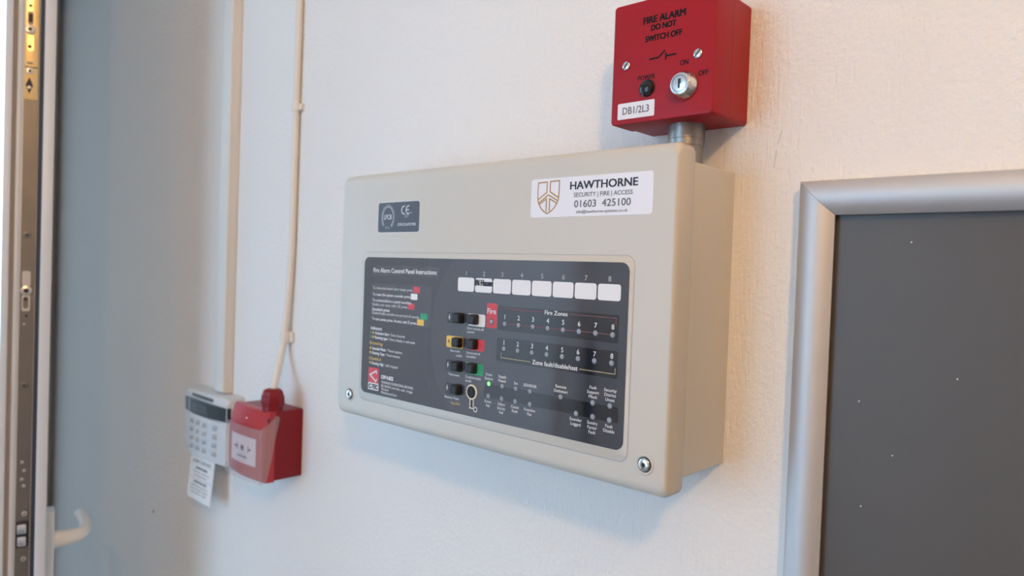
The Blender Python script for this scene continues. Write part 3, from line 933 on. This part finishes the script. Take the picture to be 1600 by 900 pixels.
# ------------------------------------------------------------------ aluminium framed board
FX0, FX1, FZ0, FZ1, FW = 425, 1060, -690, 213.2, 22.6
nb = thing('notice_board', (FX0, 0, FZ0), 'dark grey board in a silver aluminium snap frame beside the control panel', 'notice board')
make('board', box(bmesh.new(), FX0 + 14, FX1 - 14, -3.6, -0.5, FZ0 + 14, FZ1 - 14), 'board_grey', nb)
# profile across a rail: w from outer (0) to inner edge, height above the wall
prof = [(0, 0), (0, 10.4), (0.4, 11.6), (2.2, 13.2), (5, 14.5), (8.5, 15.2), (12, 15.0), (15.5, 14.0), (18.5, 12.2), (21, 10.2), (22.6, 8.8), (22.6, 7.4), (20, 7.4), (20, 0)]
def rail(p0, p1, inward, along):
    """mitred rail from corner p0 to p1"""
    bm = bmesh.new()
    ra, rb = [], []
    for w_, h in prof:
        ra.append(Vector(p0) + Vector(inward) * w_ + Vector(along) * (w_ + 0.12) + Vector((0, -h, 0)))
        rb.append(Vector(p1) + Vector(inward) * w_ - Vector(along) * (w_ + 0.12) + Vector((0, -h, 0)))
    loft(bm, [ra, rb])
    return make('frame_rail', bm, 'aluminium', nb, 40)
rail((FX0, 0, FZ1), (FX1, 0, FZ1), (0, 0, -1), (1, 0, 0))
rail((FX0, 0, FZ0), (FX0, 0, FZ1), (1, 0, 0), (0, 0, 1))
rail((FX0, 0, FZ0), (FX1, 0, FZ0), (0, 0, 1), (1, 0, 0))
rail((FX1, 0, FZ0), (FX1, 0, FZ1), (-1, 0, 0), (0, 0, 1))
for x, z in ((492, 173), (466, 71), (470, 4), (520, 92), (487, 40)):
    bm = bmesh.new(); lathe(bm, (x, -3.5, z), (0, -1, 0), [(0, 0.45), (0.2, 0.45)], 8); make('dust_speck', bm, 'dust', nb)

# ------------------------------------------------------------------ warm pendant lamp (above and right of the camera's view)
LP = (1130, -960, 800)
lamp = thing('pendant_lamp', (LP[0], LP[1], ZC), 'warm glowing globe pendant lamp hanging from the ceiling', 'lamp')
bm = bmesh.new(); lathe(bm, (LP[0], LP[1], ZC - 25), (0, 0, 1), [(0, 30), (4, 48), (25, 50)], 28); make('ceiling_rose', bm, 'lamp_metal', lamp)
bm = bmesh.new(); cyl(bm, (LP[0], LP[1], LP[2] + 90), (0, 0, 1), 3, ZC - 25 - LP[2] - 90, 10); make('flex', bm, 'lamp_metal', lamp)
bm = bmesh.new(); cyl(bm, (LP[0], LP[1], LP[2] + 48), (0, 0, 1), 20, 46, 20, r2=14); make('bulb_holder', bm, 'lamp_metal', lamp)
bm = bmesh.new(); bmesh.ops.create_uvsphere(bm, u_segments=24, v_segments=14, radius=52)
for v in bm.verts: v.co += Vector(LP)
make('globe', bm, 'lamp_glow', lamp)

# ------------------------------------------------------------------ dark post in the corner behind the camera, mirrored in the fascia
post = thing('floor_post', (-1110, -2030, ZF), 'slim black floor post mirrored as dark band in the control panel', 'post')
bm = bmesh.new(); lathe(bm, (-1110, -2030, ZF), (0, 0, 1), [(0, 52), (8, 52), (12, 30)], 28); make('post_foot', bm, 'dark_post', post)
bm = bmesh.new(); lathe(bm, (-1110, -2030, ZF + 10), (0, 0, 1), [(0, 23), (1150, 23), (1160, 20), (1164, 10)], 28); make('post_pole', bm, 'dark_post', post)
